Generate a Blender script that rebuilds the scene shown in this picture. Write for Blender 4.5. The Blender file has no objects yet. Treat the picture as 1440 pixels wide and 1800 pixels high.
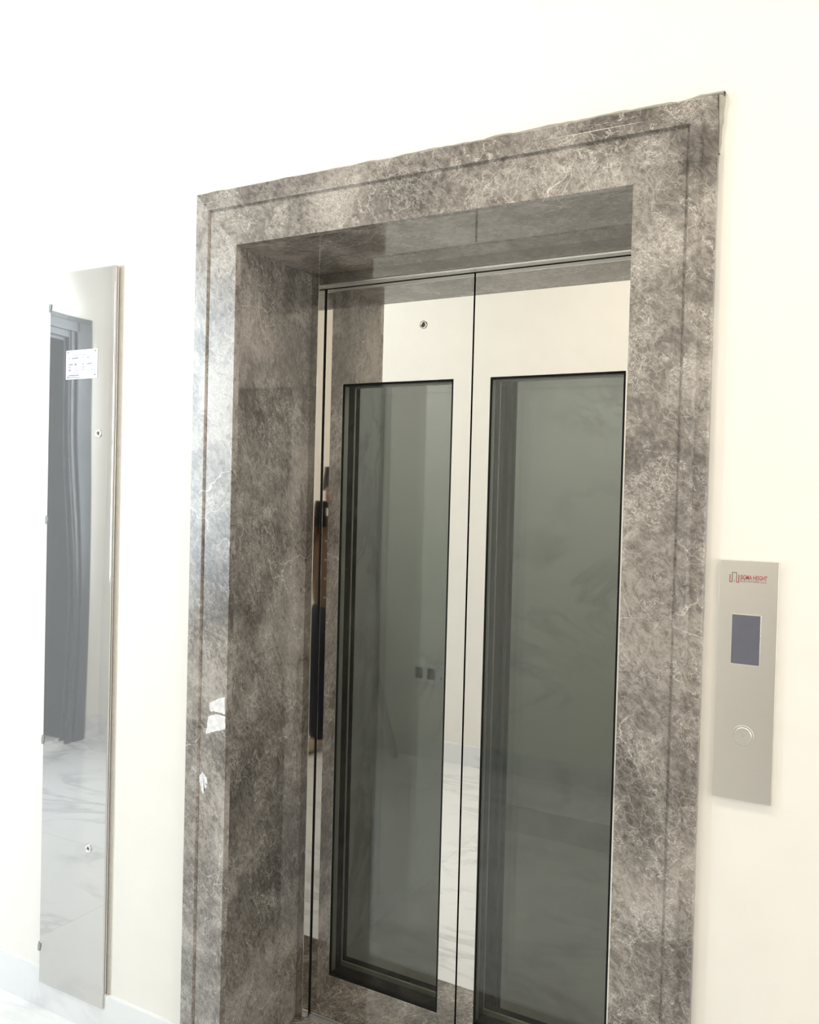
import bpy, bmesh, math, random
from mathutils import Vector, Matrix
random.seed(7)
C = bpy.context.scene.collection
S = bpy.context.scene

# ------------------------------------------------------------------ camera
CAM_H = 1.55
CX, CY_ = 1.59593, -1.710733
YAW, PITCH, ROLL, FPX = 0.505967, -0.0199868, 0.0256646, 1513.56
fwd = Vector((-math.sin(YAW)*math.cos(PITCH), math.cos(YAW)*math.cos(PITCH), math.sin(PITCH)))
r0 = Vector((math.cos(YAW), math.sin(YAW), 0)); u0 = r0.cross(fwd)
rt = math.cos(ROLL)*r0 + math.sin(ROLL)*u0
up = -math.sin(ROLL)*r0 + math.cos(ROLL)*u0
cd = bpy.data.cameras.new('camera'); cam = bpy.data.objects.new('camera', cd); C.objects.link(cam)
cd.sensor_fit = 'HORIZONTAL'; cd.sensor_width = 36.0; cd.lens = FPX*36.0/1440.0
cd.clip_start = 0.02; cd.clip_end = 100
M = Matrix((( rt.x, up.x, -fwd.x, CX), (rt.y, up.y, -fwd.y, CY_), (rt.z, up.z, -fwd.z, CAM_H), (0, 0, 0, 1)))
cam.matrix_world = M
S.camera = cam

# ------------------------------------------------------------------ light and exposure
vs = S.view_settings
vs.view_transform = 'Standard'; vs.look = 'None'; vs.gamma = 1.0; vs.use_curve_mapping = False
vs.exposure = -0.13
w = bpy.data.worlds.new('sky'); S.world = w; w.use_nodes = True
bg = w.node_tree.nodes['Background']; bg.inputs[0].default_value = (0.75, 0.86, 1.0, 1); bg.inputs[1].default_value = 3.0

WIN_POWER, LAMP_POWER, HALL_POWER = 98.0, 13.0, 32.0
def area_light(name, loc, direction, sx, sy, power, col):
    l = bpy.data.lights.new(name, 'AREA'); l.shape = 'RECTANGLE'; l.size = sx; l.size_y = sy
    l.energy = power; l.color = col
    o = bpy.data.objects.new(name, l); C.objects.link(o); o.location = loc
    o.rotation_euler = Vector(direction).to_track_quat('-Z', 'Y').to_euler()
    return o
CEIL = 3.3
XL, XR, YB = -2.68, 3.6, -2.09          # left wall, right wall, wall behind the photographer
WX0, WX1, WZ0, WZ1 = -2.42, -1.80, 0.95, 2.75
# lamps outside two added, unseen windows: wall behind the camera and right end wall
area_light('added_window_daylight', ((WX0+WX1)/2, YB-0.17, (WZ0+WZ1)/2), (0.25, 1, -0.18), WX1-WX0, WZ1-WZ0, WIN_POWER, (0.77, 0.90, 1.0))
area_light('added_hall_light', (XR+0.17, -1.05, 1.65), (-1, 0, -0.05), 1.2, 1.6, HALL_POWER, (1.0, 0.94, 0.84))

# ------------------------------------------------------------------ material helpers
def mat(name):
    m = bpy.data.materials.new(name); m.use_nodes = True
    nt = m.node_tree; b = nt.nodes['Principled BSDF']
    return m, nt, b
def N(nt, t, **kw):
    n = nt.nodes.new(t)
    for k, v in kw.items():
        if k in n.inputs: n.inputs[k].default_value = v
        else: setattr(n, k, v)
    return n
def L(nt, a, b): nt.links.new(a, b)
def ramp(nt, src, stops):
    r = nt.nodes.new('ShaderNodeValToRGB'); e = r.color_ramp.elements
    while len(e) < len(stops): e.new(0.5)
    for i, (p, c) in enumerate(stops):
        e[i].position = p; e[i].color = (c, c, c, 1) if not isinstance(c, tuple) else (*c, 1)
    L(nt, src, r.inputs[0]); return r.outputs[0]
def mth(nt, op, a, b=None, clamp=False):
    n = nt.nodes.new('ShaderNodeMath'); n.operation = op; n.use_clamp = clamp
    for i, v in enumerate((a, b)):
        if v is None: continue
        if isinstance(v, (int, float)): n.inputs[i].default_value = v
        else: L(nt, v, n.inputs[i])
    return n.outputs[0]
def mixc(nt, fac, a, b, mode='MIX'):
    n = nt.nodes.new('ShaderNodeMix'); n.data_type = 'RGBA'; n.blend_type = mode
    for sock, v in ((n.inputs[0], fac), (n.inputs[6], a), (n.inputs[7], b)):
        if isinstance(v, tuple): sock.default_value = (*v, 1)
        elif isinstance(v, (int, float)): sock.default_value = v
        else: L(nt, v, sock)
    return n.outputs[2]
def simple(name, col, rough=0.5, metal=0.0, bump=0.0, bscale=60.0, var=0.06, spec=0.5):
    m, nt, b = mat(name)
    tc = N(nt, 'ShaderNodeTexCoord')
    n = N(nt, 'ShaderNodeTexNoise', Scale=bscale, Detail=5.0); L(nt, tc.outputs['Object'], n.inputs['Vector'])
    c = mixc(nt, ramp(nt, n.outputs[0], [(0.3, 0.0), (0.7, 1.0)]), tuple(x*(1-var) for x in col), tuple(min(1, x*(1+var)) for x in col))
    L(nt, c, b.inputs['Base Color'])
    b.inputs['Roughness'].default_value = rough; b.inputs['Metallic'].default_value = metal
    b.inputs['Specular IOR Level'].default_value = spec
    if bump:
        bp = N(nt, 'ShaderNodeBump', Strength=bump, Distance=0.002); L(nt, n.outputs[0], bp.inputs['Height']); L(nt, bp.outputs[0], b.inputs['Normal'])
    return m

def grey_marble(name, off=(0, 0, 0), rot=(0, 0, 0), stretch=(1.5, 1.1, 0.85), tone=1.0, veins=1.0, rough=0.09):
    m, nt, b = mat(name)
    tc = N(nt, 'ShaderNodeTexCoord')
    m1 = N(nt, 'ShaderNodeMapping'); m1.inputs['Location'].default_value = off; m1.inputs['Rotation'].default_value = rot
    L(nt, tc.outputs['Object'], m1.inputs['Vector']); P = m1.outputs[0]
    m2 = N(nt, 'ShaderNodeMapping'); m2.inputs['Scale'].default_value = stretch; L(nt, P, m2.inputs['Vector']); Q = m2.outputs[0]
    def noise(vec, scale, detail=6.0, rgh=0.6, dist=0.0):
        n = N(nt, 'ShaderNodeTexNoise', Scale=scale, Detail=detail, Roughness=rgh, Distortion=dist); L(nt, vec, n.inputs['Vector']); return n
    def warp(vec, scale, amt, det=3.0):
        n = noise(vec, scale, det)
        s = N(nt, 'ShaderNodeVectorMath', operation='SUBTRACT'); L(nt, n.outputs['Color'], s.inputs[0]); s.inputs[1].default_value = (0.5, 0.5, 0.5)
        k = N(nt, 'ShaderNodeVectorMath', operation='SCALE'); L(nt, s.outputs[0], k.inputs[0]); k.inputs['Scale'].default_value = amt
        a = N(nt, 'ShaderNodeVectorMath', operation='ADD'); L(nt, vec, a.inputs[0]); L(nt, k.outputs[0], a.inputs[1]); return a.outputs[0]
    W1 = warp(P, 4.0, 0.20); W2 = warp(W1, 30.0, 0.030); WQ = warp(Q, 16.0, 0.05)
    cloud = noise(W1, 4.5, 7.0, 0.60).outputs[0]
    mott = noise(WQ, 58.0, 12.0, 0.80, 0.10).outputs[0]
    t = mth(nt, 'ADD', mth(nt, 'MULTIPLY', cloud, 0.45), mth(nt, 'MULTIPLY', mott, 0.55))
    base = ramp(nt, t, [(0.405, tuple(tone*x for x in (0.085, 0.075, 0.067))), (0.49, tuple(tone*x for x in (0.190, 0.170, 0.152))), (0.575, tuple(tone*x for x in (0.365, 0.330, 0.298)))])
    patches = noise(P, 3.3, 4.0).outputs[0]
    def vein(vec, scale, width, mscale, lo, hi):
        v = N(nt, 'ShaderNodeTexVoronoi', feature='DISTANCE_TO_EDGE', Scale=scale); L(nt, vec, v.inputs['Vector'])
        line = ramp(nt, v.outputs['Distance'], [(0.0, 1.0), (width, 0.0)])
        mk = ramp(nt, noise(P, mscale, 5.0).outputs[0], [(lo, 0.0), (hi, 1.0)])
        return mth(nt, 'MULTIPLY', line, mk)
    def ridge(vec, scale, width, mscale, lo, hi, det=6.0):
        d = mth(nt, 'ABSOLUTE', mth(nt, 'SUBTRACT', noise(vec, scale, det, 0.62, 0.3).outputs[0], 0.5))
        line = ramp(nt, d, [(0.0, 1.0), (width, 0.0)])
        mk = ramp(nt, noise(W1, mscale, 4.0).outputs[0], [(lo, 0.0), (hi, 1.0)])
        return mth(nt, 'MULTIPLY', line, mk)
    va = vein(W2, 8.0, 0.012, 5.0, 0.50, 0.66)
    vb = vein(WQ, 42.0, 0.050, 7.0, 0.46, 0.58)
    vc = ridge(WQ, 13.0, 0.008, 6.0, 0.46, 0.56)
    vd = ridge(WQ, 60.0, 0.040, 5.0, 0.38, 0.60)
    ve = ridge(W2, 95.0, 0.028, 9.0, 0.52, 0.60, 3.0)
    c = mixc(nt, mth(nt, 'MULTIPLY', vd, 0.55*veins), base, (0.45, 0.415, 0.38))
    c = mixc(nt, mth(nt, 'MULTIPLY', vb, 0.42*veins), c, (0.52, 0.485, 0.44))
    c = mixc(nt, mth(nt, 'MULTIPLY', ve, 0.80*veins), c, (0.66, 0.63, 0.58))
    c = mixc(nt, mth(nt, 'MULTIPLY', vc, 0.90*veins), c, (0.64, 0.60, 0.55))
    c = mixc(nt, mth(nt, 'MULTIPLY', va, 0.85*veins), c, (0.76, 0.72, 0.67))
    L(nt, c, b.inputs['Base Color'])
    b.inputs['Roughness'].default_value = rough
    b.inputs['Specular IOR Level'].default_value = 0.6
    return m

def white_marble(name, tile=0.0):
    m, nt, b = mat(name)
    tc = N(nt, 'ShaderNodeTexCoord'); P = tc.outputs['Object']
    mp = N(nt, 'ShaderNodeMapping'); mp.inputs['Rotation'].default_value = (0.3, 0.2, 0.6); mp.inputs['Scale'].default_value = (1.0, 2.4, 1.6); L(nt, P, mp.inputs['Vector'])
    n = N(nt, 'ShaderNodeTexNoise', Scale=1.3, Detail=7.0, Roughness=0.6, Distortion=0.9); L(nt, mp.outputs[0], n.inputs['Vector'])
    d = mth(nt, 'ABSOLUTE', mth(nt, 'SUBTRACT', n.outputs[0], 0.5))
    v = ramp(nt, d, [(0.0, 1.0), (0.05, 0.0)])
    n2 = N(nt, 'ShaderNodeTexNoise', Scale=2.0, Detail=4.0); L(nt, P, n2.inputs['Vector'])
    mk = ramp(nt, n2.outputs[0], [(0.42, 0.0), (0.62, 1.0)])
    c = mixc(nt, mth(nt, 'MULTIPLY', mth(nt, 'MULTIPLY', v, mk), 0.7), (0.80, 0.805, 0.81), (0.46, 0.46, 0.48))
    if tile:
        br = N(nt, 'ShaderNodeTexBrick', Scale=1.0); br.offset = 0.0
        br.inputs['Brick Width'].default_value = tile; br.inputs['Row Height'].default_value = tile; br.inputs['Mortar Size'].default_value = 0.0018
        L(nt, P, br.inputs['Vector'])
        c = mixc(nt, br.outputs['Fac'], c, (0.66, 0.655, 0.64))
    L(nt, c, b.inputs['Base Color']); b.inputs['Roughness'].default_value = 0.10
    return m

def steel(name, col=(0.80, 0.785, 0.755), rough=0.012, wave=0.0, wscale=(1, 1, 1), wfreq=2.0, brushed=False):
    m, nt, b = mat(name)
    b.inputs['Metallic'].default_value = 1.0
    tc = N(nt, 'ShaderNodeTexCoord')
    mp = N(nt, 'ShaderNodeMapping'); mp.inputs['Scale'].default_value = (1, 1, 240) if brushed else wscale
    L(nt, tc.outputs['Object'], mp.inputs['Vector'])
    n = N(nt, 'ShaderNodeTexNoise', Scale=6.0 if brushed else wfreq, Detail=3.0 if brushed else 0.0); L(nt, mp.outputs[0], n.inputs['Vector'])
    L(nt, mixc(nt, n.outputs[0], tuple(0.97*x for x in col), tuple(min(1, 1.03*x) for x in col)), b.inputs['Base Color'])
    b.inputs['Roughness'].default_value = rough
    if wave:
        bp = N(nt, 'ShaderNodeBump', Strength=1.0, Distance=wave); L(nt, n.outputs[0], bp.inputs['Height']); L(nt, bp.outputs[0], b.inputs['Normal'])
    return m

def glass(name, tint, refl=1.0):
    m = bpy.data.materials.new(name); m.use_nodes = True; nt = m.node_tree
    for n in list(nt.nodes): nt.nodes.remove(n)
    out = N(nt, 'ShaderNodeOutputMaterial'); lw = N(nt, 'ShaderNodeLayerWeight', Blend=0.5)
    f = mth(nt, 'ADD', mth(nt, 'MULTIPLY', mth(nt, 'POWER', lw.outputs['Facing'], 5.0), 0.95), 0.045*refl, True)
    tr = N(nt, 'ShaderNodeBsdfTransparent'); tr.inputs[0].default_value = (*tint, 1)
    gl = N(nt, 'ShaderNodeBsdfGlossy'); gl.inputs['Roughness'].default_value = 0.004; gl.inputs[0].default_value = (0.97, 1.0, 0.985, 1)
    mx = N(nt, 'ShaderNodeMixShader'); L(nt, f, mx.inputs[0]); L(nt, tr.outputs[0], mx.inputs[1]); L(nt, gl.outputs[0], mx.inputs[2]); L(nt, mx.outputs[0], out.inputs[0])
    return m
def emit(name, col, strength):
    m, nt, b = mat(name); b.inputs['Base Color'].default_value = (*col, 1)
    b.inputs['Emission Color'].default_value = (*col, 1); b.inputs['Emission Strength'].default_value = strength
    return m

m_wall = simple('warm_white_paint', (0.85, 0.82, 0.768), 0.7, var=0.015, bscale=9, bump=0.04)
m_ceil = simple('white_ceiling_paint', (0.86, 0.85, 0.83), 0.8, var=0.01)
m_floor = white_marble('white_veined_marble_floor', 0.9)
m_base = white_marble('white_marble_skirting')
m_stL = grey_marble('grey_marble_casing', (0.3, 0.1, 0.2), (0.0, 0.55, 0.1), (1.45, 1.15, 0.85), 1.12, 1.0, 0.27)
m_stR = grey_marble('grey_marble_casing_bold', (4.1, 2.0, 1.0), (0.0, 0.75, 0.0), (1.3, 1.15, 0.9), 0.97, 1.1, 0.16)
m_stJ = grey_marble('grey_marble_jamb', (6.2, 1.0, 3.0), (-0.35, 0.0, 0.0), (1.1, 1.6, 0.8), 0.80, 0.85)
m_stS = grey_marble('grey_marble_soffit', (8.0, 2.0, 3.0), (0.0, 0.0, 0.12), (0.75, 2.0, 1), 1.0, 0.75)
m_sill = grey_marble('grey_marble_sill', (1.0, 7.0, 3.0), (0.0, 0.0, 0.4), (1, 1, 1), 1.0, 0.9)
m_patch = simple('patch_white', (0.78, 0.77, 0.78), 0.3, var=0.16, bscale=80, bump=0.3)
m_mirror = steel('mirror_polished_steel')
m_mframe = steel('polished_steel_frame', (0.57, 0.555, 0.525), 0.03)
m_satin = steel('satin_steel', (0.62, 0.61, 0.57), 0.55, brushed=True)
m_cab = steel('wavy_mirror_steel', (0.60, 0.585, 0.56), 0.02, 0.0032, (1.6, 1, 0.55), 2.0)
def film(m, fac):                       # milky protective film over the polished sheet
    nt = m.node_tree; out = nt.nodes['Material Output']; b = nt.nodes['Principled BSDF']
    d = N(nt, 'ShaderNodeBsdfDiffuse'); d.inputs[0].default_value = (0.80, 0.81, 0.84, 1)
    x = N(nt, 'ShaderNodeMixShader'); x.inputs[0].default_value = fac
    L(nt, b.outputs[0], x.inputs[1]); L(nt, d.outputs[0], x.inputs[2]); L(nt, x.outputs[0], out.inputs[0])
film(m_cab, 0.17)
m_edge = steel('bright_edge_highlight', (0.88, 0.87, 0.85), 0.18)
m_brush = steel('brushed_steel', (0.77, 0.75, 0.715), 0.36, brushed=True)
m_black = simple('black_glazing_reveal', (0.008, 0.0085, 0.0095), 0.7, var=0.2, spec=0.12)
m_gasket_and_gap_shade = simple('black_rubber_and_gap_shade', (0.012, 0.012, 0.012), 0.8, spec=0.15)
m_glass = glass('green_tinted_glass', (0.78, 0.79, 0.755), 1.35)
m_carglass = glass('clear_car_glass', (0.85, 0.855, 0.83), 1.0)
m_pane = glass('window_glass', (0.97, 0.98, 0.98), 0.8)
m_caulk = simple('off_white_plaster', (0.36, 0.345, 0.295), 0.8, var=0.15, bscale=40, bump=0.5)
m_white = simple('white_plastic', (0.85, 0.86, 0.90), 0.4, var=0.01)
m_ink = simple('grey_blue_ink', (0.22, 0.24, 0.34), 0.6)
m_screen = simple('dark_blue_grey_display', (0.125, 0.128, 0.160), 0.12, var=0.03)
m_red = simple('red_print', (0.42, 0.055, 0.06), 0.5)
m_dgrey = simple('dark_grey_print', (0.10, 0.09, 0.085), 0.5)
m_doorblk = simple('black_stained_wood', (0.030, 0.031, 0.036), 0.42, var=0.25, bscale=14, bump=0.15)
m_car = white_marble('car_marble_panel')
m_carfloor = simple('car_floor_stone', (0.50, 0.49, 0.47), 0.3, var=0.15, bscale=6)
m_dark = simple('dark_shaft', (0.03, 0.03, 0.03), 0.9)
m_lamp = emit('lamp_diffuser', (1.0, 0.93, 0.82), 6.0)
m_carlamp = emit('car_lamp_diffuser', (1.0, 1.0, 0.95), 7.0)
m_alu = steel('ladder_aluminium', (0.55, 0.55, 0.55), 0.45)
m_wood = simple('ladder_step_grip', (0.10, 0.10, 0.10), 0.7)

# ------------------------------------------------------------------ object helpers
def tag(o, label=None, cat=None, group=None, kind=None):
    for k, v in (('label', label), ('category', cat), ('group', group), ('kind', kind)):
        if v: o[k] = v
    return o
def thing(name, label, cat, loc=(0, 0, 0), group=None):
    o = bpy.data.objects.new(name, None); C.objects.link(o); o.location = loc; o.empty_display_size = 0.1
    return tag(o, label, cat, group)
class MB:
    def __init__(self): self.bm = bmesh.new()
    def box(self, x0, x1, y0, y1, z0, z1, mi=0):
        vs_ = [self.bm.verts.new((x, y, z)) for z in (z0, z1) for y in (y0, y1) for x in (x0, x1)]
        for f in ((0, 2, 3, 1), (4, 5, 7, 6), (0, 1, 5, 4), (2, 6, 7, 3), (0, 4, 6, 2), (1, 3, 7, 5)):
            self.bm.faces.new([vs_[i] for i in f]).material_index = mi
        return self
    def quad(self, pts, mi=0):
        f = self.bm.faces.new([self.bm.verts.new(p) for p in pts]); f.material_index = mi; return self
    def loft(self, a, b, cap=True):          # two profiles with the same number of points
        va = [self.bm.verts.new(p) for p in a]; vb = [self.bm.verts.new(p) for p in b]; n = len(a)
        for i in range(n): self.bm.faces.new((va[i], va[(i+1) % n], vb[(i+1) % n], vb[i]))
        if cap: self.bm.faces.new(va[::-1]); self.bm.faces.new(vb)
        return self
    def ring(self, o, h, y0, y1, mi_reveal=0):   # panel o=(x0,x1,z0,z1) with a hole h, from y0 to y1
        def loop(r, y): return [self.bm.verts.new(p) for p in ((r[0], y, r[2]), (r[1], y, r[2]), (r[1], y, r[3]), (r[0], y, r[3]))]
        A, B, D, E = loop(o, y0), loop(h, y0), loop(o, y1), loop(h, y1)
        for i in range(4):
            j = (i+1) % 4
            self.bm.faces.new((A[i], A[j], B[j], B[i])); self.bm.faces.new((D[j], D[i], E[i], E[j]))
            self.bm.faces.new((A[j], A[i], D[i], D[j])); f = self.bm.faces.new((B[i], B[j], E[j], E[i])); f.material_index = mi_reveal
        return self
    def lathe(self, prof, centre, axis='y', seg=32, mi=0):   # prof: (radius, along axis)
        rings = []
        for r, a in prof:
            ring = []
            for k in range(seg):
                t = 2*math.pi*k/seg; c, s = r*math.cos(t), r*math.sin(t)
                p = {'y': (c, a, s), 'z': (c, s, a), 'x': (a, c, s)}[axis]
                ring.append(self.bm.verts.new(Vector(p)+Vector(centre)))
            rings.append(ring)
        for q in range(len(rings)-1):
            for k in range(seg):
                self.bm.faces.new((rings[q][k], rings[q][(k+1) % seg], rings[q+1][(k+1) % seg], rings[q+1][k])).material_index = mi
        self.bm.faces.new(rings[0]).material_index = mi; self.bm.faces.new(rings[-1][::-1]).material_index = mi
        return self
    def bar(self, a, b, wdt, dep, side=(0, 1, 0)):          # rectangular bar from a to b
        a, b = Vector(a), Vector(b); d = (b-a).normalized(); s = Vector(side); s = (s-d*s.dot(d)).normalized(); t = d.cross(s)
        pr = lambda p: [p+s*dep*i+t*wdt*j for i, j in ((-.5, -.5), (.5, -.5), (.5, .5), (-.5, .5))]
        return self.loft(pr(a), pr(b))
    def build(self, name, mats, parent=None, bevel=0.0, seg=2, smooth=False):
        bmesh.ops.recalc_face_normals(self.bm, faces=self.bm.faces)
        me = bpy.data.meshes.new(name); self.bm.to_mesh(me); self.bm.free()
        for m in (mats if isinstance(mats, (list, tuple)) else [mats]): me.materials.append(m)
        o = bpy.data.objects.new(name, me); C.objects.link(o)
        if parent:
            o.parent = parent                      # parts are modelled in world coordinates
            if parent.parent is None: o.matrix_parent_inverse = Matrix.Translation(-parent.location)
        if bevel:
            bv = o.modifiers.new('bevel', 'BEVEL'); bv.width = bevel; bv.segments = seg; bv.limit_method = 'ANGLE'; bv.harden_normals = True
        if smooth:
            for p in me.polygons: p.use_smooth = True
        return o
def struct(name, mb, m): return tag(mb.build(name, m), kind='structure')

# ------------------------------------------------------------------ room shell
PR, PT = 1.2974, 2.3153            # portal outer width and height (left outer edge at x = 0)
OL, OR_, OT = 0.1402, 1.1415, 2.1688   # clear opening
DJ = 0.308                         # depth of the marble jambs
DY = 0.345                         # front plane of the lift doors
T = 0.25
wf = MB(); wf.box(XL-T, OL-0.035, 0, DJ, 0, CEIL).box(OR_+0.035, XR+T, 0, DJ, 0, CEIL).box(OL-0.035, OR_+0.035, 0, DJ, OT+0.035, CEIL)
struct('wall_front', wf, m_wall)
wb = MB(); wb.box(XL-T, WX0, YB-T, YB, 0, CEIL).box(WX1, XR+T, YB-T, YB, 0, CEIL).box(WX0, WX1, YB-T, YB, 0, WZ0).box(WX0, WX1, YB-T, YB, WZ1, CEIL)
struct('wall_back', wb, m_wall)
DRY0, DRY1, DRZ = -1.84, -0.84, 2.43     # dark entrance door in the left wall
wl = MB(); wl.box(XL-T, XL, YB, DRY0, 0, CEIL).box(XL-T, XL, DRY1, 0, 0, CEIL).box(XL-T, XL, DRY0, DRY1, DRZ, CEIL)
struct('wall_left', wl, m_wall)
HY0, HY1, HZ0, HZ1 = -1.65, -0.45, 0.85, 2.45
wr = MB(); wr.box(XR, XR+T, YB, HY0, 0, CEIL).box(XR, XR+T, HY1, 0, 0, CEIL).box(XR, XR+T, HY0, HY1, 0, HZ0).box(XR, XR+T, HY0, HY1, HZ1, CEIL)
struct('wall_right', wr, m_wall)
struct('floor', MB().box(XL-T, XR+T, YB-T, DJ, -0.12, 0), m_floor)
struct('ceiling', MB().box(XL-T, XR+T, YB-T, DJ, CEIL, CEIL+0.1), m_ceil)
BT, BD = 0.1175, 0.012
struct('baseboard_front', MB().box(XL, -0.002, -BD, 0, 0, BT).box(PR+0.002, XR, -BD, 0, 0, BT), m_base)
struct('baseboard_back', MB().box(XL, XR, YB, YB+BD, 0, BT), m_base)
struct('baseboard_left', MB().box(XL, XL+BD, YB+BD, DRY0-0.14, 0, BT).box(XL, XL+BD, DRY1+0.14, -BD, 0, BT), m_base)
struct('baseboard_right', MB().box(XR-BD, XR, YB+BD, -BD, 0, BT), m_base)
def window(name, kind):
    m_fr = simple(name+'_white_frame', (0.8, 0.8, 0.8), 0.35, var=0.01)
    f = MB()
    if kind == 'back':
        o = (WX0, WX1, WZ0, WZ1); h = (WX0+0.04, WX1-0.04, WZ0+0.04, WZ1-0.04)
        f.ring(o, h, YB-0.10, YB-0.05).box(h[0], h[1], YB-0.09, YB-0.06, 1.80, 1.83)
        p = MB().box(h[0], h[1], YB-0.078, YB-0.072, h[2], 1.80).box(h[0], h[1], YB-0.078, YB-0.072, 1.83, h[3])
    else:
        f.box(XR+.05, XR+.10, HY0, HY0+.05, HZ0, HZ1).box(XR+.05, XR+.10, HY1-.05, HY1, HZ0, HZ1).box(XR+.05, XR+.10, HY0+.05, HY1-.05, HZ0, HZ0+.05).box(XR+.05, XR+.10, HY0+.05, HY1-.05, HZ1-.05, HZ1)
        p = MB().box(XR+.072, XR+.078, HY0+.05, HY1-.05, HZ0+.05, HZ1-.05)
    r = struct(name, f, m_fr); p.build('window_pane', m_pane, r)
window('added_window_1', 'back'); window('added_window_2', 'right')  # both windows added out of view to carry the lamps outside them

# dark entrance door in the left wall (seen mirrored in the polished cabinet)
dr = MB(); dx = XL-0.21
dr.box(dx-0.04, dx, DRY0, DRY1, 0.02, DRZ)
door1 = struct('door_1', dr, m_doorblk)
fr = MB()
for a, b in ((DRY0-0.13, DRY0), (DRY1, DRY1+0.13)):
    fr.box(XL, XL+0.025, a, b, 0, DRZ+0.13)
    c = 0.045
    fr.box(XL+0.025, XL+0.04, a+c*0.4, b-c, 0, DRZ+0.10).box(XL+0.025, XL+0.033, b-c*0.7, b-c*0.25, 0, DRZ+0.05)
fr.box(XL, XL+0.025, DRY0, DRY1, DRZ, DRZ+0.13).box(XL+0.025, XL+0.04, DRY0-0.06, DRY1+0.06, DRZ+0.04, DRZ+0.10)
fr.box(XL-0.22, XL, DRY0-0.012, DRY0+0.02, 0, DRZ).box(XL-0.22, XL, DRY1-0.02, DRY1+0.012, 0, DRZ).box(XL-0.22, XL, DRY0, DRY1, DRZ-0.02, DRZ+0.012)
fr.build('door_frame', m_doorblk, door1, bevel=0.004)
pn = MB()
for z0, z1 in ((0.2, 0.95), (1.1, 2.25)):
    for a, b in ((DRY0+0.12, DRY0+0.44), (DRY0+0.56, DRY1-0.12)):
        pn.loft([(dx, a, z0), (dx, b, z0), (dx, b, z1), (dx, a, z1)], [(dx+0.018, a+.03, z0+.03), (dx+0.018, b-.03, z0+.03), (dx+0.018, b-.03, z1-.03), (dx+0.018, a+.03, z1-.03)])
pn.build('raised_panel', m_doorblk, door1)
MB().lathe([(0.006, 0), (0.006, 0.05), (0.02, 0.05), (0.026, 0.065), (0.018, 0.08)], (dx, DRY1-0.08, 1.05), 'x').build('door_handle', m_edge, door1, smooth=True)
struct('trim_1', MB().box(XL-0.22, XL+0.012, DRY0-0.01, DRY1+0.01, 0, 0.022).box(XL-0.22, XL-0.01, DRY0-0.01, DRY1+0.01, 0.022, 0.04), m_base)

# ------------------------------------------------------------------ marble portal
portal = thing('marble_portal', 'grey veined marble surround with stepped moulding framing the lift doors', 'door surround')
WL, WR, WT = OL, PR-OR_, PT-OT
prof = [(0.0, 0.0), (0.0, 0.015), (0.003, 0.018), (0.026, 0.018), (0.0305, 0.0255), (0.0495, 0.0255), (0.0520, 0.0193), (0.0536, 0.0193), (0.0560, 0.0205), (None, 0.0205), (None, 0.0)]
def sp(width): return [((width if s is None else s), h) for s, h in prof]
pl, pr_, ptp = sp(WL), sp(WR), sp(WT)
tl = [(s, -h, PT-t[0]) for (s, h), t in zip(pl, ptp)]
tr_ = [(PR-s, -h, PT-t[0]) for (s, h), t in zip(pr_, ptp)]
MB().loft([(s, -h, 0) for s, h in pl], tl).build('casing', m_stL, portal)
MB().loft([(PR-s, -h, 0) for s, h in pr_], tr_).build('casing', m_stR, portal)
MB().loft(tl, tr_).build('head_casing', m_stR, portal)
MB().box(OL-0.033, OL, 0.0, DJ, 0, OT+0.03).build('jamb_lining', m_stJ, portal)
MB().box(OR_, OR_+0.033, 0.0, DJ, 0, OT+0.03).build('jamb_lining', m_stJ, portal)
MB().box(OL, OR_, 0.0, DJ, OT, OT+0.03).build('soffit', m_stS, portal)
MB().box(OL, OR_, -0.018, DJ+0.02, 0.0, 0.022).build('threshold', m_sill, portal, bevel=0.002)
# rough plaster bead along the top and the upper right corner
bd = MB(); n = 90; a = []; 
def wob(i, k): return 0.5+0.5*math.sin(i*0.37*k+k)*math.sin(i*0.113*k+2*k)
top = []
for i in range(n+1):
    x = -0.004+(PR+0.012)*i/n; g = 0.15+0.85*min(1, max(0, (i-8)/60.0))
    hh = (0.0045+0.0045*wob(i, 2.3)*g+0.003*random.random())*(0.35+0.65*g)
    dd = 0.010+0.008*wob(i, 1.7)
    top.append(((x, 0.0, PT), (x, -dd, PT), (x, -dd*0.6, PT+hh*0.8), (x, 0.0, PT+hh)))
rows = [[bd.bm.verts.new(p) for p in r] for r in top]
for i in range(n):
    for k in range(3): bd.bm.faces.new((rows[i][k], rows[i+1][k], rows[i+1][k+1], rows[i][k+1]))
    bd.bm.faces.new((rows[i][3], rows[i+1][3], rows[i+1][0], rows[i][0]))
bd.build('plaster_bead', m_caulk, portal, smooth=True)
cb = MB(); m_ = 16
rows = []
for i in range(m_+1):
    z = PT-0.003-0.105*i/m_; wd = 0.007*(1-0.75*i/m_)+0.002*random.random(); dp = 0.020*(1-0.6*i/m_)
    rows.append([cb.bm.verts.new(p) for p in ((PR, 0, z), (PR, -dp, z), (PR+wd*0.7, -dp*0.8, z), (PR+wd, 0, z))])
for i in range(m_):
    for k in range(3): cb.bm.faces.new((rows[i][k], rows[i+1][k], rows[i+1][k+1], rows[i][k+1]))
cb.bm.faces.new(rows[0])
cb.build('plaster_bead', m_caulk, portal, smooth=True)
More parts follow.
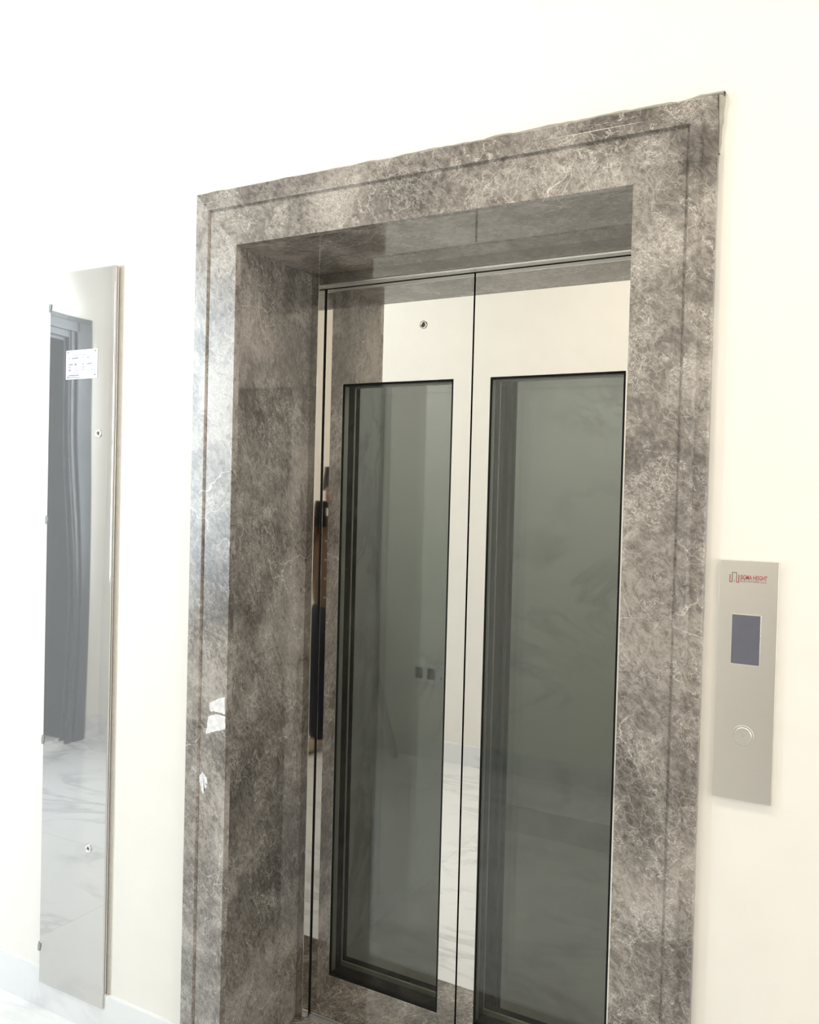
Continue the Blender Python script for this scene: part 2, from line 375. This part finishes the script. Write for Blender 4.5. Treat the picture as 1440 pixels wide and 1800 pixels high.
# white patches on the face of the left casing, the lowest one calcite
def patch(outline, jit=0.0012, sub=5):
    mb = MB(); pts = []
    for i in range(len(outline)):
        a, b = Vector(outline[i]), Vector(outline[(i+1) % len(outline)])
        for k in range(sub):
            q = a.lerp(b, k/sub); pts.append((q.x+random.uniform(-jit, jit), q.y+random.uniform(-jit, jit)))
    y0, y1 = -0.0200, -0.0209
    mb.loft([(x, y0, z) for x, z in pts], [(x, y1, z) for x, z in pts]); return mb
patch([(0.0846, 1.0012), (0.115, 1.016), (0.1354, 1.0229), (0.1366, 0.9779), (0.1100, 0.9810), (0.0852, 0.9792)]).build('white_patch', m_patch, portal)
patch([(0.0818, 0.965), (0.11, 0.9755), (0.1372, 0.9715), (0.1377, 0.9395), (0.1050, 0.9290), (0.0733, 0.9183)]).build('white_patch', m_patch, portal)
patch([(0.060, 0.816), (0.076, 0.812), (0.082, 0.795), (0.078, 0.776), (0.066, 0.762), (0.0575, 0.779)], 0.005, 6).build('white_patch', m_patch, portal)

# ------------------------------------------------------------------ steel landing frame and doors
FX0, FX1, FZ = 0.1645, 1.1170, 2.1350
lf = thing('landing_frame', 'slim mirror polished steel frame inside the marble niche around the doors', 'door frame')
G = 0.0055                                # dark running gap between frame and door leaves
MB().box(OL-0.06, FX0, DJ, DY-G, 0.022, OT+0.06).build('frame_post', m_mframe, lf, bevel=0.0012)
MB().box(FX1, OR_+0.06, DJ, DY-G, 0.022, OT+0.06).build('frame_post', m_mframe, lf, bevel=0.0012)
MB().box(FX0, FX1, DJ, DY-G, FZ+0.0062, OT+0.06).build('frame_header', m_mframe, lf, bevel=0.0008)
MB().box(FX0, FX1, DJ+0.005, DY-G, FZ, FZ+0.006).build('header_underside', m_satin, lf)
MB().box(FX0, FX1, DJ-0.001, DJ+0.0048, FZ-0.0006, FZ+0.006).build('header_highlight_lip', m_edge, lf, bevel=0.0022, seg=4)  # added bright lip standing in for the highlight along the header edge
MB().box(OL-0.06, FX0+0.0005, DY-G, DY-0.001, 0.022, OT+0.06).build('gap_shade_strip', m_gasket_and_gap_shade, lf)  # black strips put in for the shade inside the open running gap
MB().box(FX1-0.0005, OR_+0.06, DY-G, DY-0.001, 0.022, OT+0.06).build('gap_shade_strip', m_gasket_and_gap_shade, lf)
MB().box(FX0+0.0005, FX1-0.0005, DY-G, DY-0.001, FZ-0.0005, OT+0.06).build('gap_shade_strip', m_gasket_and_gap_shade, lf)

SEAM = 0.6350
GZ0, GZ1 = 0.158, 1.859
def leaf(x0, x1, gx0, gx1, label, lock=None):
    t = thing('elevator_door', label, 'lift door', ((x0+x1)/2, DY, 0.01))
    MB().ring((x0, x1, 0.026, 2.20), (gx0, gx1, GZ0, GZ1), DY, DY+0.062, 1).build('door_panel', [m_mirror, m_black], t, bevel=0.0014)
    MB().box(gx0+0.002, gx1-0.002, DY+0.003, DY+0.009, GZ0+0.002, GZ1-0.002).build('glass_pane', m_glass, t)
    MB().ring((gx0, gx1, GZ0, GZ1), (gx0+0.004, gx1-0.004, GZ0+0.004, GZ1-0.004), DY-0.0006, DY+0.003).build('glazing_gasket', m_gasket_and_gap_shade, t)
    MB().ring((gx0-0.02, gx1+0.02, GZ0-0.02, GZ1+0.02), (gx0+0.002, gx1-0.002, GZ0+0.012, GZ1-0.004), DY+0.0625, DY+0.068).build('rear_trim', m_satin, t)
    MB().box(gx0+0.0005, gx0+0.0015, DY+0.010, DY+0.030, GZ0+0.004, GZ1-0.004).build('glass_channel', m_satin, t)
    if lock:
        lx, lz = lock
        k = MB().lathe([(0.0105, -0.0003), (0.0105, -0.003), (0.009, -0.0045), (0.0065, -0.0045), (0.006, -0.002)], (lx, DY, lz)).build('release_lock', m_edge, t, smooth=True)
        MB().lathe([(0.0045, -0.0022), (0.0045, -0.0034), (0.002, -0.0040)], (lx, DY, lz), seg=6).build('lock_core', m_dgrey, k)
    return t
leaf(0.098, SEAM-0.0022, 0.2300, 0.5800, 'left mirror polished lift door leaf with tall tinted glass and round release lock', (0.486, 2.010))
leaf(SEAM+0.0022, 1.183, 0.6870, 1.0390, 'right mirror polished lift door leaf with tall tinted glass, beside the call panel side')
sl = MB(); sl.box(0.05, 1.24, DJ+0.02, 0.46, 0.0, 0.02)
for y in (0.345, 0.372, 0.398, 0.425): sl.box(0.05, 1.24, y, y+0.006, 0.02, 0.025)
tag(sl.build('door_sill', m_alu), 'grooved aluminium track under the two lift door leaves', 'door sill')

# ------------------------------------------------------------------ lift car behind the glass
car = thing('elevator_car', 'lift car with pale veined walls seen dimly through the tinted door glass', 'lift car', (SEAM, 1.25, 0.0))
K0, K1, KY0, KY1, KZ = 0.06, 1.26, 0.52, 1.95, 2.35
MB().box(K0, K1, KY1, KY1+0.03, 0.03, KZ).build('back_panel', m_car, car)
MB().box(K0-0.03, K0, KY0, KY1+0.03, 0.03, KZ).build('side_panel', m_car, car)
MB().box(K1, K1+0.03, KY0, KY1+0.03, 0.03, KZ).build('side_panel', m_car, car)
MB().box(K0-0.03, K1+0.03, 0.47, KY1+0.03, 0.0, 0.03).build('car_floor', m_carfloor, car)
MB().box(K0-0.03, K1+0.03, KY0, KY1+0.03, KZ, KZ+0.03).build('car_ceiling', m_mframe, car)
MB().box(0.35, 0.95, 1.0, 1.5, KZ-0.012, KZ-0.001).build('car_lamp', m_carlamp, car)
MB().box(K0, K1, KY1-0.012, KY1, 0.03, 0.15).build('skirting', m_carfloor, car)
MB().box(K0+0.001, K0+0.03, 0.86, 1.12, 0.15, 2.2).build('control_column', m_brush, car, bevel=0.004)
for x0, x1, g0, g1 in ((0.02, SEAM-0.002, 0.19, 0.575), (SEAM+0.002, 1.26, 0.70, 1.085)):
    d = MB().ring((x0, x1, 0.035, 2.22), (g0, g1, 0.13, 1.90), 0.47, 0.50, 1).build('car_door', [m_mframe, m_black], car)
    MB().box(g0, g1, 0.478, 0.484, 0.13, 1.90).build('glass_pane', m_carglass, d)
struct('wall_shaft', MB().box(-0.3, -0.25, DJ, 2.4, -0.1, 2.9).box(1.6, 1.65, DJ, 2.4, -0.1, 2.9).box(-0.3, 1.65, 2.4, 2.45, -0.1, 2.9).box(-0.3, 1.65, DJ, 2.45, 2.9, 2.95).box(-0.3, 1.65, DJ+0.002, 2.45, -0.16, -0.1), m_dark)

# ------------------------------------------------------------------ polished cabinet on the left wall part
MX0, MX1, MZ0, MZ1 = -0.5575, -0.2895, 0.080, 2.1655
cbn = thing('controller_cabinet', 'tall narrow mirror steel cabinet door on the wall left of the marble portal', 'cabinet', (-0.4235, 0, 0.08))
cdo = MB()
nx, nz = 14, 90
cdo.box(MX0, MX1, -0.0185, -0.0110, MZ0, MZ1)
door = cdo.build('cabinet_door', m_cab, cbn, bevel=0.002)
MB().ring((MX0+0.001, MX1+0.0015, MZ0+0.002, MZ1-0.001), (MX0+0.02, MX1-0.016, MZ0+0.02, MZ1-0.02), -0.0105, -0.0070).build('door_edge', m_edge, cbn, bevel=0.001)
MB().ring((MX0+0.004, MX1-0.003, MZ0+0.006, MZ1-0.006), (MX0+0.03, MX1-0.03, MZ0+0.03, MZ1-0.03), -0.0070, -0.0035).build('seal', m_gasket_and_gap_shade, cbn)
MB().box(MX0+0.002, MX1+0.010, -0.0035, 0.0, MZ0-0.002+0.04, MZ1+0.001).build('backing_frame', simple('grey_primed_steel', (0.60, 0.58, 0.54), 0.5, 0.0), cbn)
for lx, lz in ((-0.3453, 1.6996), (-0.3559, 0.5229)):
    k = MB().lathe([(0.0115, -0.0186), (0.0115, -0.0215), (0.010, -0.0230), (0.0070, -0.0230), (0.0065, -0.0205)], (lx, 0, lz)).build('cam_lock', m_edge, door, smooth=True)
    MB().lathe([(0.0045, -0.0207), (0.0045, -0.0222), (0.002, -0.0226)], (lx, 0, lz), seg=3).build('lock_core', m_dgrey, cbn)
for cz in (2.066, 1.4477, 0.7998, 0.184):
    MB().box(MX0-0.004, MX0+0.004, -0.0215, -0.002, cz-0.011, cz+0.009).box(MX0-0.006, MX0-0.001, -0.018, -0.006, cz-0.004, cz+0.014).box(MX0+0.002, MX0+0.007, -0.0212, -0.0186, cz-0.002, cz+0.012).build('clip', simple('grey_clip', (0.30, 0.31, 0.31), 0.4), cbn, bevel=0.0008)
pt_ = MB().box(-0.4840, -0.3548, -0.0200, -0.0187, 1.8556, 1.9385).build('notice_plate', m_white, cbn, bevel=0.0005)
mk = MB()
def dash(x0, x1, z, h): mk.box(-0.4840+x0, -0.4840+x1, -0.02025, -0.02001, 1.8556+z-h/2, 1.8556+z+h/2)
for x, z in ((0.009, 0.077), (0.121, 0.077), (0.120, 0.010), (0.009, 0.006)):
    MB().lathe([(0.0022, -0.0207), (0.0022, -0.02001)], (-0.4840+x, 0, 1.8556+z), seg=12).build('screw', m_dgrey, pt_)
row = [(0.068, [(0.03, 0.085, .0012)]), (0.060, [(0.012, 0.016, .004), (0.026, 0.052, .004), (0.066, 0.078, .0012), (0.088, 0.095, .003)]),
       (0.051, [(0.012, 0.06, .0008), (0.070, 0.078, .0012)]), (0.042, [(0.012, 0.030, .004), (0.036, 0.046, .005), (0.069, 0.075, .004), (0.088, 0.108, .004)]),
       (0.034, [(0.012, 0.019, .004), (0.022, 0.066, .0009), (0.069, 0.077, .003), (0.08, 0.118, .0009)]), (0.026, [(0.012, 0.022, .005), (0.024, 0.066, .0011), (0.069, 0.077, .003), (0.08, 0.118, .0009)]),
       (0.018, [(0.012, 0.066, .0012)]), (0.011, [(0.010, 0.055, .0035)]), (0.005, [(0.010, 0.06, .002)])]
for z, ds in row:
    for a, b, h in ds:
        x = a
        while x < b-1e-6:
            l_ = min(b-x, random.uniform(0.002, 0.006) if h > 0.0025 else b-x); dash(x, x+l_, z, h); x += l_+0.0009
mk.build('printing', m_ink, pt_)

# ------------------------------------------------------------------ call panel
CL, CR, CB, CT = 1.3240, 1.4280, 0.9955, 1.4442
cp = thing('call_panel', 'brushed steel lift call panel on the wall right of the marble portal', 'call panel', ((CL+CR)/2, 0, CB))
F = -0.010
MB().box(CL, CR, F, -0.0003, CB, CT).build('faceplate', m_brush, cp, bevel=0.001)
MB().box(1.3483, 1.4003, F-0.0010, F+0.001, 1.2492, 1.3442).build('display_bezel', m_edge, cp, bevel=0.0004)
MB().box(1.3497, 1.3990, F-0.0016, F, 1.2510, 1.3425).build('display', m_screen, cp, bevel=0.0006)
bt = MB().lathe([(0.0150, F+0.001), (0.0150, F-0.0012), (0.0143, F-0.0018), (0.001, F-0.0018)], (1.3754, 0, 1.1180), seg=48).build('call_button', m_brush, cp)
MB().lathe([(0.0190, F+0.001), (0.0190, F-0.0010), (0.0184, F-0.0016), (0.0168, F-0.0016), (0.0164, F-0.0008)], (1.3754, 0, 1.1180), seg=64).build('button_ring', m_satin, bt)
MB().lathe([(0.0161, F+0.0002), (0.0161, F-0.0004), (0.0152, F-0.0004)], (1.3754, 0, 1.1180), seg=64).build('button_gap', m_dgrey, bt)
ar = MB(); ar.loft([(1.3690, F-0.0019, 1.1230), (1.3818, F-0.0019, 1.1230), (1.3754, F-0.0019, 1.1150)], [(1.3690, F-0.0021, 1.1230), (1.3818, F-0.0021, 1.1230), (1.3754, F-0.0021, 1.1150)])
ar.build('button_arrow', simple('engraved_grey', (0.42, 0.40, 0.37), 0.5), bt)
def text(name, s, x0, x1, z0, h, m, bold=0.0):
    cu = bpy.data.curves.new(name, 'FONT'); cu.body = s; cu.size = 1.0; cu.offset = bold
    o = bpy.data.objects.new(name, cu); C.objects.link(o)
    bpy.context.view_layer.update()
    dg = bpy.context.evaluated_depsgraph_get(); me = bpy.data.meshes.new_from_object(o.evaluated_get(dg))
    bpy.data.objects.remove(o); 
    xs = [v.co.x for v in me.vertices]; ys = [v.co.y for v in me.vertices]
    ax, bx, ay, by = min(xs), max(xs), min(ys), max(ys)
    bm = bmesh.new(); bm.from_mesh(me)
    for v in bm.verts:
        x = x0+(v.co.x-ax)/(bx-ax)*(x1-x0); z = z0+(v.co.y-ay)/(by-ay)*h; v.co = (x, 0, z)
    ret = bmesh.ops.extrude_face_region(bm, geom=bm.faces[:])
    for v in [g for g in ret['geom'] if isinstance(g, bmesh.types.BMVert)]: v.co.y = -0.0003
    for v in bm.verts: v.co.y += F-0.0001
    mb = MB(); mb.bm.free(); mb.bm = bm
    return mb.build(name, m, cp)
text('company_lettering', 'SIGMA HEIGHT', 1.3615, 1.4082, 1.4085, 0.0082, m_red, 0.02)
text('small_lettering', 'ELEVATORS LLC', 1.3615, 1.4075, 1.4036, 0.0034, m_dgrey, 0.0)
lr, lg = MB(), MB()
def lb(mb, x0, x1, z0, z1): mb.box(1.3425+x0, 1.3425+x1, F-0.0004, F-0.0001, 1.4020+z0, 1.4020+z1)
lb(lr, 0.0, 0.0016, 0.0, 0.0150); lb(lr, 0.0016, 0.0050, 0.0, 0.0014); lb(lr, 0.0156, 0.0172, 0.0, 0.0150); lb(lr, 0.0120, 0.0156, 0.0, 0.0014)
lb(lg, 0.0042, 0.0054, 0.0014, 0.0190); lb(lg, 0.0054, 0.0118, 0.0178, 0.0190); lb(lg, 0.0118, 0.0130, 0.0014, 0.0190)
for k in range(2):
    z = 0.0004+0.0022*k
    lg.loft([(1.3487, F-.0001, 1.402+z), (1.3511, F-.0001, 1.402+z+.0016), (1.3535, F-.0001, 1.402+z), (1.3511, F-.0001, 1.402+z+.0008)], [(1.3487, F-.0004, 1.402+z), (1.3511, F-.0004, 1.402+z+.0016), (1.3535, F-.0004, 1.402+z), (1.3511, F-.0004, 1.402+z+.0008)])
lr.build('emblem_bracket', m_red, cp); lg.build('emblem_outline', m_dgrey, cp)

# ------------------------------------------------------------------ things seen mirrored: outlet and folding ladder by the opposite wall
so = thing('wall_outlet', 'white socket plate with dark inserts mirrored in the left lift door', 'socket', (-0.70, YB, 0.5))
MB().box(-0.855, -0.625, YB, YB+0.008, 0.44, 0.555).build('faceplate', m_white, so, bevel=0.003)
for x in (-0.80, -0.72): MB().box(x-0.025, x+0.025, YB+0.008, YB+0.011, 0.465, 0.53).build('socket_insert', m_gasket_and_gap_shade, so, bevel=0.002)
MB().box(-0.655, -0.645, YB+0.008, YB+0.012, 0.472, 0.486).build('rocker_switch', m_gasket_and_gap_shade, so)
ld = thing('folding_ladder', 'small folding aluminium ladder mirrored faintly in the left tinted door glass', 'ladder', (-1.13, -1.78, 0))
lx, ly = -1.13, -1.80
for side in (-0.17, 0.17):
    MB().bar((lx-0.22, ly+side, 0), (lx-0.02, ly+side*0.75, 0.82), 0.05, 0.022).build('rail', m_alu, ld)
    MB().bar((lx+0.24, ly+side, 0), (lx+0.03, ly+side*0.75, 0.82), 0.035, 0.018).build('rear_leg', m_alu, ld)
for k, z in enumerate((0.22, 0.44, 0.66)):
    f_ = z/0.82; xx = lx-0.22+0.20*f_; hw = 0.17-0.0425*f_
    MB().box(xx-0.05, xx+0.06, ly-hw, ly+hw, z-0.015, z+0.015).build('step', m_wood, ld)
MB().box(lx-0.08, lx+0.09, ly-0.15, ly+0.15, 0.82, 0.85).build('top_step', m_wood, ld, bevel=0.006)

# ------------------------------------------------------------------ added ceiling lamps, out of view, to light the hall from above
for i, (x, side) in enumerate(((-1.3, 'left end of the hall'), (0.65, 'middle, before the lift doors'), (2.4, 'right end of the hall'))):
    t = thing('added_ceiling_light', 'added round flush ceiling lamp at the '+side, 'ceiling light', (x, -1.05, CEIL), 'added ceiling lamps of the hall')
    MB().lathe([(0.17, CEIL), (0.17, CEIL-0.035), (0.15, CEIL-0.04)], (x, -1.05, 0), 'z', 40).build('added_housing', m_white, t)
    MB().lathe([(0.148, CEIL-0.0405), (0.14, CEIL-0.048), (0.01, CEIL-0.052)], (x, -1.05, 0), 'z', 40).build('added_diffuser', m_lamp, t)
    l = bpy.data.lights.new('lamp', 'AREA'); l.shape = 'DISK'; l.size = 0.28; l.energy = LAMP_POWER*(0.8 if i == 0 else 1.1); l.color = (1.0, 0.96, 0.91) if i == 0 else (1.0, 0.88, 0.72)  # light of the added ceiling lamp
    o = bpy.data.objects.new('lamp', l); C.objects.link(o); o.location = (x, -1.05, CEIL-0.06); o.parent = None

# ------------------------------------------------------------------ the photographer (seen mirrored in the steel corner)
m_skin = simple('brown_skin', (0.20, 0.085, 0.050), 0.5, var=0.08)
m_hair = simple('black_hair', (0.008, 0.008, 0.010), 0.5, var=0.3, bscale=200, bump=0.5)
m_shirt = simple('brown_cloth', (0.105, 0.062, 0.036), 0.85, var=0.12, bscale=150, bump=0.4)
m_trou = simple('navy_cloth', (0.006, 0.0065, 0.015), 0.85, var=0.15, bscale=150, bump=0.4)
m_shoe = simple('beige_canvas', (0.45, 0.37, 0.28), 0.7, var=0.1)
PX, PYY = 1.572, -1.865
person = thing('person', 'person in brown shirt and navy trousers holding up a phone, mirrored beside the doors', 'person', (PX, PYY, 0))
def skin(name, nodes, edges, m, parent, sub=2, root=None, smooth=True):
    me = bpy.data.meshes.new(name); keys = list(nodes)
    bm = bmesh.new(); lay = bm.verts.layers.skin.verify(); bv = {}
    for k in keys:
        v = bm.verts.new(nodes[k][0]); r = nodes[k][1]; v[lay].radius = r if isinstance(r, tuple) else (r, r)
        v[lay].use_root = (k == (root or keys[0])); bv[k] = v
    for p, q in edges: bm.edges.new((bv[p], bv[q]))
    bm.to_mesh(me); bm.free()
    me.materials.append(m)
    o = bpy.data.objects.new(name, me); C.objects.link(o); o.parent = parent
    md = o.modifiers.new('skin', 'SKIN'); md.use_smooth_shade = True
    sb = o.modifiers.new('subdivision', 'SUBSURF'); sb.levels = sub; sb.render_levels = sub
    return o
nd = {'pelvis': ((0, 0, .86), (.10, .08)), 'waist': ((0, 0, 1.02), (.12, .09)), 'chest': ((0, 0, 1.22), (.14, .10)), 'collar': ((0, -.01, 1.36), (.085, .065)),
      'neck': ((0, 0, 1.425), .052), 'jaw': ((0, .020, 1.50), (.062, .070)), 'face': ((0, .014, 1.565), (.070, .086)), 'crown': ((0, 0, 1.625), (.055, .066)),
      'nose': ((0, .098, 1.545), .012), 'nosetip': ((0, .118, 1.530), .011),
      'earR': ((.076, -.002, 1.555), .010), 'earR2': ((.082, -.012, 1.575), .013), 'earL': ((-.076, -.002, 1.555), .010), 'earL2': ((-.082, -.012, 1.575), .013),
      'shR': ((.165, -.01, 1.345), .055), 'elR': ((.225, .02, 1.08), .040), 'wrR': ((.125, .085, 1.345), .026), 'paR': ((.098, .100, 1.41), (.034, .016)),
      'shL': ((-.165, -.01, 1.345), .055), 'elL': ((-.225, -.02, 1.08), .040), 'wrL': ((-.225, .03, .84), .026), 'paL': ((-.222, .05, .775), (.018, .036)),
      'hipR': ((.085, 0, .80), .066), 'knR': ((.105, .02, .45), .055), 'anR': ((.115, -.02, .085), .036), 'baR': ((.125, .10, .035), .032), 'toR': ((.13, .165, .028), .022),
      'hipL': ((-.085, 0, .80), .066), 'knL': ((-.105, .02, .45), .055), 'anL': ((-.115, -.02, .085), .036), 'baL': ((-.125, .10, .035), .032), 'toL': ((-.13, .165, .028), .022)}
ed = [('pelvis', 'waist'), ('waist', 'chest'), ('chest', 'collar'), ('collar', 'neck'), ('neck', 'jaw'), ('jaw', 'face'), ('face', 'crown'), ('face', 'nose'), ('nose', 'nosetip'),
      ('face', 'earR'), ('earR', 'earR2'), ('face', 'earL'), ('earL', 'earL2')]
for s in 'RL':
    ed += [('chest', 'sh'+s), ('sh'+s, 'el'+s), ('el'+s, 'wr'+s), ('wr'+s, 'pa'+s), ('pelvis', 'hip'+s), ('hip'+s, 'kn'+s), ('kn'+s, 'an'+s), ('an'+s, 'ba'+s), ('ba'+s, 'to'+s)]
# fingers: right hand closes round the phone's edge, left hand hangs relaxed
for k in range(4):
    z = 1.415+0.021*k; ln = (0.85, 1.0, 1.0, 0.9)[3-k]
    nd[f'rA{k}'] = ((.100-.002*k, .112, z), .0095); nd[f'rB{k}'] = ((.082, .128*1.0, z+.004), .0085); nd[f'rC{k}'] = ((.082-.022*ln, .1265, z+.008), .0078)
    ed += [('paR', f'rA{k}'), (f'rA{k}', f'rB{k}'), (f'rB{k}', f'rC{k}')]
    y = .024+0.018*k; l2 = (0.85, 0.97, 1.0, 0.78)[k]
    nd[f'lA{k}'] = ((-.220, y+.006, .735), .0095); nd[f'lB{k}'] = ((-.214, y+.012, .735-.034*l2), .0088); nd[f'lC{k}'] = ((-.202, y+.014, .735-.062*l2), .0078)
    ed += [('paL', f'lA{k}'), (f'lA{k}', f'lB{k}'), (f'lB{k}', f'lC{k}')]
nd['rT1'] = ((.085, .096, 1.395), .011); nd['rT2'] = ((.064, .100, 1.415), .0095); nd['rT3'] = ((.052, .104, 1.438), .0085)
nd['lT1'] = ((-.212, .085, .775), .011); nd['lT2'] = ((-.203, .100, .745), .0095); nd['lT3'] = ((-.198, .104, .718), .0085)
ed += [('paR', 'rT1'), ('rT1', 'rT2'), ('rT2', 'rT3'), ('paL', 'lT1'), ('lT1', 'lT2'), ('lT2', 'lT3')]
skin('body', nd, ed, m_skin, person, root='pelvis')
skin('shirt', {'hem': ((0, 0, .80), (.185, .135)), 'waist': ((0, 0, 1.00), (.165, .125)), 'chest': ((0, 0, 1.22), (.175, .13)), 'collar': ((0, -.01, 1.375), (.10, .08)),
               'shR': ((.165, -.01, 1.345), .074), 'elR': ((.228, .018, 1.075), .058), 'wrR': ((.140, .078, 1.315), .040),
               'shL': ((-.165, -.01, 1.345), .074), 'elL': ((-.228, -.02, 1.075), .058), 'wrL': ((-.228, .025, .865), .040)},
     [('hem', 'waist'), ('waist', 'chest'), ('chest', 'collar'), ('chest', 'shR'), ('shR', 'elR'), ('elR', 'wrR'), ('chest', 'shL'), ('shL', 'elL'), ('elL', 'wrL')], m_shirt, person, root='chest')
skin('trousers', {'top': ((0, 0, .96), (.15, .115)), 'pelvis': ((0, 0, .86), (.16, .12)), 'hipR': ((.088, 0, .76), .108), 'knR': ((.106, .02, .45), .082), 'anR': ((.116, -.005, .048), .066),
                  'hipL': ((-.088, 0, .76), .108), 'knL': ((-.106, .02, .45), .082), 'anL': ((-.116, -.005, .048), .066)},
     [('top', 'pelvis'), ('pelvis', 'hipR'), ('hipR', 'knR'), ('knR', 'anR'), ('pelvis', 'hipL'), ('hipL', 'knL'), ('knL', 'anL')], m_trou, person, root='pelvis')
for s in (1, -1):
    skin('shoe', {'heel': ((.115*s, -.05, .046), (.044, .045)), 'mid': ((.121*s, .05, .044), (.046, .043)), 'toe': ((.128*s, .15, .036), (.045, .035)), 'tip': ((.131*s, .185, .031), (.036, .030))},
         [('heel', 'mid'), ('mid', 'toe'), ('toe', 'tip')], m_shoe, person, root='mid')
skin('hair', {'back': ((0, -.055, 1.555), (.068, .050)), 'top': ((0, -.012, 1.618), (.078, .072)), 'front': ((0, .055, 1.632), (.062, .034))}, [('back', 'top'), ('top', 'front')], m_hair, person, root='top')
skin('beard', {'a': ((-.050, .055, 1.487), (.020, .020)), 'b': ((0, .082, 1.463), (.024, .022)), 'c': ((.050, .055, 1.487), (.020, .020))}, [('a', 'b'), ('b', 'c')], m_hair, person, root='b')
for s in (1, -1):
    e = MB().lathe([(0.002, 0.0), (0.009, 0.004), (0.011, 0.009), (0.009, 0.014), (0.002, 0.018)], (.030*s, .083, 1.568), 'y', 16).build('eye', simple('eye_white', (0.25, 0.22, 0.2), 0.3), None, smooth=True)
    e.parent = person
for z in (1.27, 1.16, 1.05, 0.94):
    o = MB().lathe([(0.005, .128), (0.005, .1345)], (0.0, 0, z), 'y', 12).build('button', m_shoe, None); o.parent = person
# the phone it holds, just behind the viewpoint
ph = thing('smartphone', 'dark phone held up in the right hand of the person', 'phone', (1.612, -1.730, 1.350))
pb = MB().box(-0.036, 0.036, -0.0045, 0.0045, 0.0, 0.152).build('phone_body', m_black, None, bevel=0.004); pb.parent = ph
pc = MB().box(0.008, 0.032, 0.0045, 0.0060, 0.118, 0.148).build('camera_bump', m_gasket_and_gap_shade, None, bevel=0.001); pc.parent = ph
ph.rotation_euler = (0, 0, 0.25)
